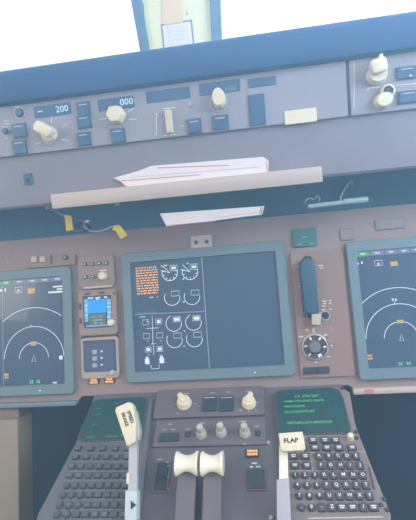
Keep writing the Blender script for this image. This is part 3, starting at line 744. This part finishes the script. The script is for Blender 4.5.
t.part('wire_strand', B().tube([(*t.p(*q), 0) for q in ((304, 203.5), (307, 199.5), (311, 198), (314, 200), (317, 196), (320, 197.5), (319, 202))], .0014), M_ROD, smooth=True)

# ================================================================== PEDESTAL
t = Thing('center_pedestal', 'sloping slate mauve center pedestal between the two keyboards', 'pedestal', PED, 0, 0, uv=(.008, 0))
up = PED.v
bb = B()
nv, nn = math.sin(SL), math.cos(SL)
T = [(.0, -.002), (.0, -.05)]
body = B()
def sidepoly(): return [(-.002, 0), (-.42, 0), (-.42, -.6), (-.002, -.6)]
bm = body.bm
# top plate outline widens gently towards the crew
W0, W1 = .252, .268
pts = [(-W0, -.003), (-W1, -.46), (W1, -.46), (W0, -.003)]
body.prism([(x, y) for x, y in pts], -.012, 0, .004)
t.part('pedestal_top', body, M_PED)
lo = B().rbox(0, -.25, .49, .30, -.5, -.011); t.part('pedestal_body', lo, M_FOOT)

def unit(name, label, cat, px, py, w=0, group=None): return Thing(name, label, cat, PED, px, py, w, group)
# display select panel
t = unit('display_select_panel', 'slate panel with two cream knobs and two square switches at the pedestal top', 'control panel', 216, 403)
a = t.p(156, 403)[0]; b_ = t.p(264, 403)[0]; c0 = t.p(214, 418)[1]; c1 = t.p(214, 389.5)[1]
t.part('panel_plate', B().rbox((a + b_) / 2, (c0 + c1) / 2, b_ - a, c1 - c0, 0, .006, .003, .0015), M_PED2)
Q = lambda px, py, w=.006: t.p(px, py, w)
def cknob(t, px, py, rpx, h, m, sy=1, point=None):
    x, y = t.p(px, py, .006); r = t.sz(px, py, rpx, 1)[0]
    k = t.part('knob', B().knob(x, y, r, .005, h, 1, sy), m, smooth=True)
    if point is not None:
        t.part('pointer_bar', B().rbox(x + math.cos(point) * r * .35, y + math.sin(point) * r * .35, r * 1.6, r * .75, .005 + h * .6, .005 + h * 1.25, r * .3, .001, rot=point), m, k, smooth=True)
cknob(t, 184.3, 403.5, 7.4, .013, M_CREAM, 1, 2.2); cknob(t, 249, 403.5, 7.2, .013, M_CREAM, 1, 1.2)
for px in (209.5, 226.5):
    x, y = Q(px, 404.2); a, c = t.sz(px, 404, 14, 14.5)
    o = t.part('square_switch', B().rbox(x, y, a, c, .005, .010, .001, .001), M_DKBTN)
    t.part('indicator_bar', B().rbox(x, y + c * .36, a * .8, .0014, .0095, .0104), M_LEGD, o)
b = B()
for (px, py, n) in ((187, 393.5, 7), (213, 393, 6), (229, 392.3, 6), (249, 391.5, 8), (175, 404, 2), (195.5, 404, 3), (178, 413.5, 3), (241, 410.3, 4), (249, 411.6, 2), (256, 410, 2), (258.5, 402.5, 2)): words(b, t, px, py, n, .0066, .0022, .0011, .006)
t.part('panel_lettering', b, M_LEGD)
# lower row panel
t = unit('transfer_switch_panel', 'slate panel with a row of three double cream knobs above the white levers', 'control panel', 207, 433)
a = t.p(155, 433)[0]; b_ = t.p(266, 433)[0]; c0 = t.p(210, 447)[1]; c1 = t.p(210, 421)[1]
t.part('panel_plate', B().rbox((a + b_) / 2, (c0 + c1) / 2, b_ - a, c1 - c0, 0, .005, .003, .0015), M_PED2)
for (px, py) in ((201.3, 434.5), (221.3, 432.8), (245, 433.3)):
    x, y = t.p(px, py, .005); r = t.sz(px, py, 5.6, 1)[0]
    k = t.part('knob', B().knob(x, y, r, .004, .012, 1, 1.0), M_GKNOB, smooth=True)
    t.part('inner_knob', B().knob(x, y + .001, r * .68, .015, .014, 1, 1), M_GKNOB, k, smooth=True)
for (px, py, w, h) in ((169.5, 437.5, 19, 8), (188, 434.5, 5, 4.5), (257.8, 433.5, 5, 5)):
    x, y = t.p(px, py, .005); a, c = t.sz(px, py, w, h); t.part('dark_switch', B().rbox(x, y, a, c, .004, .008, .001, .001), M_DKBTN)
b = B()
for (px, py, n) in ((170.5, 424.3, 4), (165, 429.8, 4), (173.5, 429.5, 4), (188, 429.5, 4), (202.5, 423.3, 6), (221.5, 422, 2), (243, 421.5, 8), (257.5, 426.5, 4), (245, 444.3, 3)): words(b, t, px, py, n, .0056, .0024, .0012, .005)
t.part('panel_lettering', b, M_LEGD)

# thrust lever quadrant
t = unit('thrust_levers', 'pair of white spool-shaped thrust lever grips on slate arms', 'thrust levers', 200, 480, 0)
for i, (px, half) in enumerate(((188.2, 10.9), (212.8, 10.9))):
    w = .05
    def q(a, b): return t.p(a, b, w)
    x, yt = q(px, 448); _, yb = q(px, 472); hw = t.sz(px, 460, half, 1)[0] * (1 - .05); h = (yt - yb)
    # spool: axis across, waisted in the middle, built by turning a profile about a level axis
    bm2 = B(); n = 20; rings = []; K_ = 13
    cy = (yt + yb) / 2; R0 = h * .53
    for j in range(K_):
        s_ = -1 + 2 * j / (K_ - 1); rad = R0 * (.62 + .44 * abs(s_) ** 2.0)
        if j in (0, K_ - 1): rad *= .86
        rings.append([bm2.bm.verts.new((x + s_ * hw, cy + rad * math.cos(2 * PI * k / n) - .004, w - .004 + rad * .75 * math.sin(2 * PI * k / n))) for k in range(n)])
    for a, c in zip(rings, rings[1:]):
        for k in range(n): bm2.bm.faces.new((a[k], a[(k + 1) % n], c[(k + 1) % n], c[k]))
    bm2.bm.faces.new(rings[0]); bm2.bm.faces.new(rings[-1][::-1])
    g = t.part('grip', bm2, M_WHITE, smooth=True)
    ya = cy - R0 * .8 - .004
    arm = B(); hb = hw * .78
    vs = [(ya + .010, w - .012), (ya + .006, w - .030), (ya - .02, -.002), (ya - .17, -.002), (ya - .16, .006), (ya - .02, w - .012)]
    A_ = [arm.bm.verts.new((x - hb, y, z)) for y, z in vs]; C_ = [arm.bm.verts.new((x + hb, y, z)) for y, z in vs]
    arm.bm.faces.new(A_); arm.bm.faces.new(C_[::-1])
    for k in range(len(vs)): arm.bm.faces.new((A_[k], A_[(k + 1) % 6], C_[(k + 1) % 6], C_[k]))
    t.part('lever_arm', arm, M_PED2)
# dark slot with pointer on the left, trim marks
t = unit('stabilizer_indicator', 'dark upright slot with white marks left of the white levers', 'indicator', 162, 477)
a, c = t.sz(162, 477, 13.5, 29)
t.part('indicator_plate', B().frame(0, 0, a + .004, c + .004, .003, 0, .004, .002), M_PED2)
t.part('slot', B().rbox(0, 0, a, c, 0, .0025, .001), M_HOLE)
x, y = t.p(164, 474); t.part('pointer', B().rbox(x, y, .008, .012, .002, .006, .001, .001), M_DKBTN)
b = B()
for (px, py, n) in ((160, 459.5, 6), (168, 462.5, 3), (168.5, 466, 2), (168.5, 477, 2), (169, 489, 2)): words(b, t, px, py, n, .0046, .002, .0011, .004)
t.part('scale_marks', b, M_LEGD)
t = unit('warning_light', 'lone orange lit annunciator on the pedestal above the dark square button', 'warning light', 252.5, 453.8, 0, 'warning lights on the panel and pedestal')
a, c = t.sz(252, 454, 14, 7.5)
t.part('light_housing', B().rbox(0, 0, a, c, 0, .004, .001, .0008), M_SCREW)
b = B()
for r in range(2):
    for k in range(5): b.rect((k - 2) * a / 6.6, (.2 - .42 * r) * c, a / 8, c * .33, .0045)
t.part('lit_caption', b, G_ORANGE)
t = unit('push_button', 'large dark square button below the orange annunciator beside the flap lever', 'button', 256.5, 480)
a, c = t.sz(256, 480, 17, 20)
t.part('button_surround', B().frame(0, 0, a + .004, c + .004, .003, 0, .004, .001), M_PED2)
t.part('button_cap', B().rbox(0, 0, a - .001, c - .001, 0, .006, .001, .001), M_DKBTN)
b = B()
for (px, py, n) in ((255, 463.5, 5), (252, 467, 3), (259, 466.8, 4)): words(b, t, px, py, n, .0008, .0028, .0014, 0)
t.part('button_lettering', b, M_LEG)
for (px, py) in ((262.5, 410), (268.3, 443), (271, 518), (262, 392)):
    t = unit('panel_screw', {410: 'small screw right of the upper right pedestal knob', 443: 'pale screw beside the right end of the knob row', 518: 'pale screw low on the pedestal beside the flap lever', 392: 'small screw at the upper right corner of the pedestal'}[py], 'screw', px, py, 0, 'pedestal screws')
    t.part('screw_head', B().knob(0, 0, .0035, 0, .003), M_RING)

# keyboards ----------------------------------------------------------------
KR = [(441, [(301, 'INIT'), (313, ''), (325, ''), (335.5, '')]), (448.5, [(303, ''), (315, ''), (327, ''), (339, ''), (352, '')]),
      (457, [(293.5, ''), (305.5, ''), (319, 'A'), (328.7, 'B'), (338, 'C'), (347, 'D'), (356, 'E')]),
      (466.3, [(295, ''), (307, ''), (321, 'F'), (330.7, 'G'), (340.5, 'H'), (350, 'I'), (360, 'J')]),
      (476, [(295.5, '1'), (305, '2'), (314.8, '3'), (324.3, 'K'), (333.7, 'L'), (343.3, 'M'), (353, 'N'), (362.6, 'O')]),
      (486, [(297.5, '4'), (307.2, '5'), (317, '6'), (326.7, 'P'), (336.3, 'Q'), (346.3, 'R'), (356.3, 'S'), (366, 'T')]),
      (496.6, [(299.5, '7'), (309.5, '8'), (319.5, '9'), (329.3, 'U'), (339.5, 'V'), (349.5, 'W'), (359.6, 'X'), (369.5, 'Y')]),
      (508, [(301.4, '.'), (311.5, '0'), (321.7, '-'), (332, 'Z'), (342, ''), (352.5, ''), (363.3, '/'), (373.5, '')])]
def keyboard(label, outline, scr, kmat, bmat, rows, lmat, mirror=False, ls=.0085):
    t = unit('flight_computer_keyboard', label, 'keyboard', sum(p[0] for p in outline) / len(outline), sum(p[1] for p in outline) / len(outline), 0, 'flight computer keyboards')
    Zt = .012
    t.part('keyboard_body', B().prism([t.p(*q, Zt) for q in outline], 0, Zt, .003), bmat)
    pts = [t.p(*q, Zt) for q in scr]
    cxy = Vector((sum(p[0] for p in pts) / len(pts), sum(p[1] for p in pts) / len(pts)))
    big = [tuple(cxy + (Vector(p) - cxy) * 1.06) for p in pts]
    t.part('screen_surround', B().prism(big, Zt - .001, Zt + .002, .001), kmat)
    t.scr = t.part('screen', B().prism(pts, Zt, Zt + .0028), M_CSCR)
    protos = {}
    for py, keys in rows:
        for px, ch in keys:
            x, y = t.p(px, py, Zt); a, c = t.sz(px, py, 1, 1)
            kind = 'num' if ch in '0123456789.' and ch else ('let' if ch else 'fun')
            wpx = {'num': 7.2, 'let': 7.4, 'fun': 9.2}[kind] * (1 if rows is KR else .9)
            w = .0115 if kind != 'fun' else .0145; h = .0125 if kind != 'fun' else .011
            if rows is not KR: w, h = keys_size
            key = (kind, round(w, 4))
            if key not in protos:
                b = B()
                if kind == 'num': b.lathe(0, 0, [(0, -.002), (w * .5, -.002), (w * .5, .003), (w * .40, .0048), (0, .0046)], 14)
                else: b.rbox(0, 0, w, h, -.002, .0048, .002, .0012)
                o = t.part('key', b, kmat); protos[key] = o
            else:
                o = protos[key].copy(); link(o); o.parent = t.o
            o.location = (x, y, Zt)
            if lmat:
                if ch: lg = t.part('legend', B().text(ch, 0, 0, .0052, ls, bold=.0001), lmat, o)
                else: lg = t.part('legend', B().rect(0, .001, w * .55, .0016, .0052).rect(0, -.0018, w * .4, .0014, .0052), lmat, o)
    return t
out_r = [(276, 391), (341, 386.5), (350, 392), (353, 423), (361, 440), (391, 514), (391, 530), (287, 530), (281, 460)][::-1]
scr_r = [(279.5, 434), (276.5, 401), (277.5, 393.5), (281, 391.5), (330, 388.8), (338, 391), (342, 399), (349, 428), (348, 432.5)]
kb = keyboard('taupe flight computer keyboard on the right with green text on its screen', out_r, scr_r, M_KEYR, M_CDUR, KR, M_LEG, ls=.0075)
def ctext(t, lst, m, z=.0152):
    b = B()
    for s_, px, py, sz, al in lst:
        x, y = t.p(px, py, .0148); b.text(s_, x, y, z, sz, al, sx=1.0, bold=.0001)
    t.part('screen_text', b, m, t.scr)
ctext(kb, [('5/ 5  ATN TEST', 306.5, 396.3, .0068, 'CENTER'), ('<NMU PTS-FAULT DATA', 283.5, 401.8, .0068, 'LEFT'), ('<ROU/NAVR', 284, 406.8, .0068, 'LEFT'), ('CLOCK/DATE SET', 284.5, 412.3, .0068, 'LEFT'), ('<RETURN ATN MONITOR', 286.5, 423.3, .0068, 'LEFT')], G_GREEN)
x, y = kb.p(350.3, 438.5, .012); kb.part('brightness_knob', B().knob(x, y, .0058, .011, .012), M_CREAM, smooth=True)
for (px, py) in ((356.5, 438), (356, 432), (384, 499), (387, 510), (381, 505), (342, 388.5), (284, 460)):
    x, y = kb.p(px, py, .012); kb.part('screw', B().knob(x, y, .0035, .011, .0035), M_SCREW)
x, y = kb.p(371.5, 478, .012); x2, y2 = kb.p(377, 490, .012); x3, y3 = kb.p(367, 467, .012)
kb.part('side_slot', B().rbox(x, y, .003, y3 - y2, .0115, .013, .001), M_KEYR)
# thin outlines around the function keys, lower edge rail
b = B(); b.line([kb.p(287, 471.3, .012), kb.p(312.7, 470.7, .012), kb.p(309.5, 452.6, .012), kb.p(366, 451.5 + .5, .012)], .001, .0125); b.line([kb.p(308, 518.5, .012), kb.p(383, 517, .012)], .002, .0126)
kb.part('outline_markings', b, M_STRIP)
# left keyboard
LR = []
keys_size = (.0125, .0095)
rowspec = [(449, 78.5, 128), (457.5, 76, 127), (467, 72, 127), (476, 70, 126), (486, 67, 125.5), (495.5, 63, 125), (505.5, 60, 124.5), (515, 57.5, 124)]
ch_rows = ['', '', '  ABCDE', '  FGHIJ', '123KLMNO', '456PQRST', '789UVWXY', '.0-Z  / ']
for (py, xa, xb), s_ in zip(rowspec, ch_rows):
    n = {449: 5, 457.5: 6}.get(py, len(s_))
    LR.append((py, [(xa + (xb - xa) * k / (n - 1), (s_[k].strip() if k < len(s_) else '')) for k in range(n)]))
out_l = [(95, 397), (147, 394.5), (152, 400), (139, 530), (33, 530), (38, 513), (79, 440)][::-1]
scr_l = [(83, 441), (79.5, 437), (93, 404.5), (98, 400.5), (142, 398), (147, 401), (141, 438)]
kl = keyboard('slate flight computer keyboard on the left behind the speed brake handle', out_l, scr_l, M_KEY, M_CDUL, LR, mat('faint_key_print', (126, 130, 140), .6, 0, 20), ls=.006)
b = B()
for (px, py, n) in ((99, 409, 4), (98.5, 414.3, 5), (94, 424.5, 3), (98.5, 424.5, 1), (91, 437, 8), (112, 436.3, 10), (122, 434.8, 3), (118, 403.5, 3)): words(b, kl, px, py, n, .0152, .0035, .0016, .0148)
kl.part('screen_text', b, G_GREEND, kl.scr)
x, y = kl.p(126.5, 454.5, .012); kl.part('amber_key', B().rbox(x, y, .010, .007, .011, .0145, .001), M_BEIGE2)
b = B()
for (py, xa, xb) in rowspec[:7]: b.line([kl.p(xa - 4, py + 4.8, .012), kl.p(xb + 4, py + 4.3, .012)], .0012, .0125)
kl.part('row_lines', b, M_BEZEL)

# levers ---------------------------------------------------------------------
def limb(t, name, pts, z0, z1, m, bev=.002, parent=None, smooth=True, label=None):
    return t.part(name, B().prism([(t.p(*q, z0)[0], max(t.p(*q, z0)[1], -.004)) for q in pts][::-1], z0, z1, bev), m, parent, label, smooth)
t = Thing('speed_brake_lever', 'cream speed brake lever with printed lettering standing before the left keyboard', 'lever', LEVF, 134, 560, uv=(LEVF.at(134, 530)[0], 0))
limb(t, 'lever_shaft', [(130.5, 440), (139, 440), (138.8, 560), (128.5, 560)], -.006, .004, M_SHAFT)
limb(t, 'shaft_sleeve', [(128.3, 490.5), (140.2, 490.5), (139.8, 519), (137, 522), (129, 521), (127.5, 518)], -.008, .009, M_SLEEVE, .003)
h_ = limb(t, 'handle', [(118, 412.5), (119.3, 409), (130.5, 404), (134, 404.3), (136, 407), (138.6, 425), (138.6, 443), (135, 445), (131, 447.5), (129, 446.5), (126.5, 436)], -.004, .014, M_CREAM, .003)
limb(t, 'handle_side', [(135.7, 408.5), (138.5, 412), (142.5, 432), (141, 441), (139.3, 441), (138.5, 425)], -.006, .008, M_SHAFT, .001, h_)
ang = math.radians(-66)
for s_, px, py in (('SPEED', 129.6, 417), ('BRAKE', 124.2, 419.5)):
    x, y = t.p(px + .8, py, .014); t.part('lettering', B().text(s_, x, y, .0146, .0080, rot=ang, bold=.0002), M_INK, h_)
limb(t, 'arrow_mark', [(131, 500.5), (136.3, 505), (131, 509.5)], .0085, .0096, M_INK, 0)
limb(t, 'shaft_clip', [(128.5, 473), (131.5, 473), (131, 484), (128, 484)], -.004, .006, M_CREAM, .001)
t = Thing('flap_lever', 'cream flap lever with block handle lettered FLAP before the right keyboard', 'lever', LEVF, 283, 560, uv=(LEVF.at(283, 530)[0], 0))
limb(t, 'lever_shaft', [(279, 446), (287.5, 446), (288.5, 482), (279, 482)], -.006, .005, M_WHITE)
limb(t, 'shaft_sleeve', [(276.5, 480), (289, 478.5), (293, 560), (277, 560)], -.009, .009, M_SLEEVE2, .003)
h_ = limb(t, 'handle', [(278.5, 435), (302, 433.3), (305, 449.5), (303.5, 452), (283, 453), (280.5, 451)], -.004, .02, M_CREAM, .003)
x, y = t.p(291, 440.6, .02); t.part('lettering', B().text('FLAP', x, y, .0206, .0092, rot=.03, sx=1.15, bold=.0002), M_INK, h_)

# beige box at the left edge beneath the panel
t = Thing('column_cover', 'beige box-shaped cover with tan cap at the lower left picture edge', 'cover', PANEL, 0, 0, uv=(-.44, PV0 - .004))
xr = t.p(16.5, 425)[0]
t.part('cover_body', B().rbox(xr - .09, -.20, .18, .36, -.06, -.004, .006, .003), M_BEIGE)
t.part('cover_cap', B().rbox(xr - .088, -.0125, .186, .022, -.066, 0, .003, .003), M_BEIGE2)
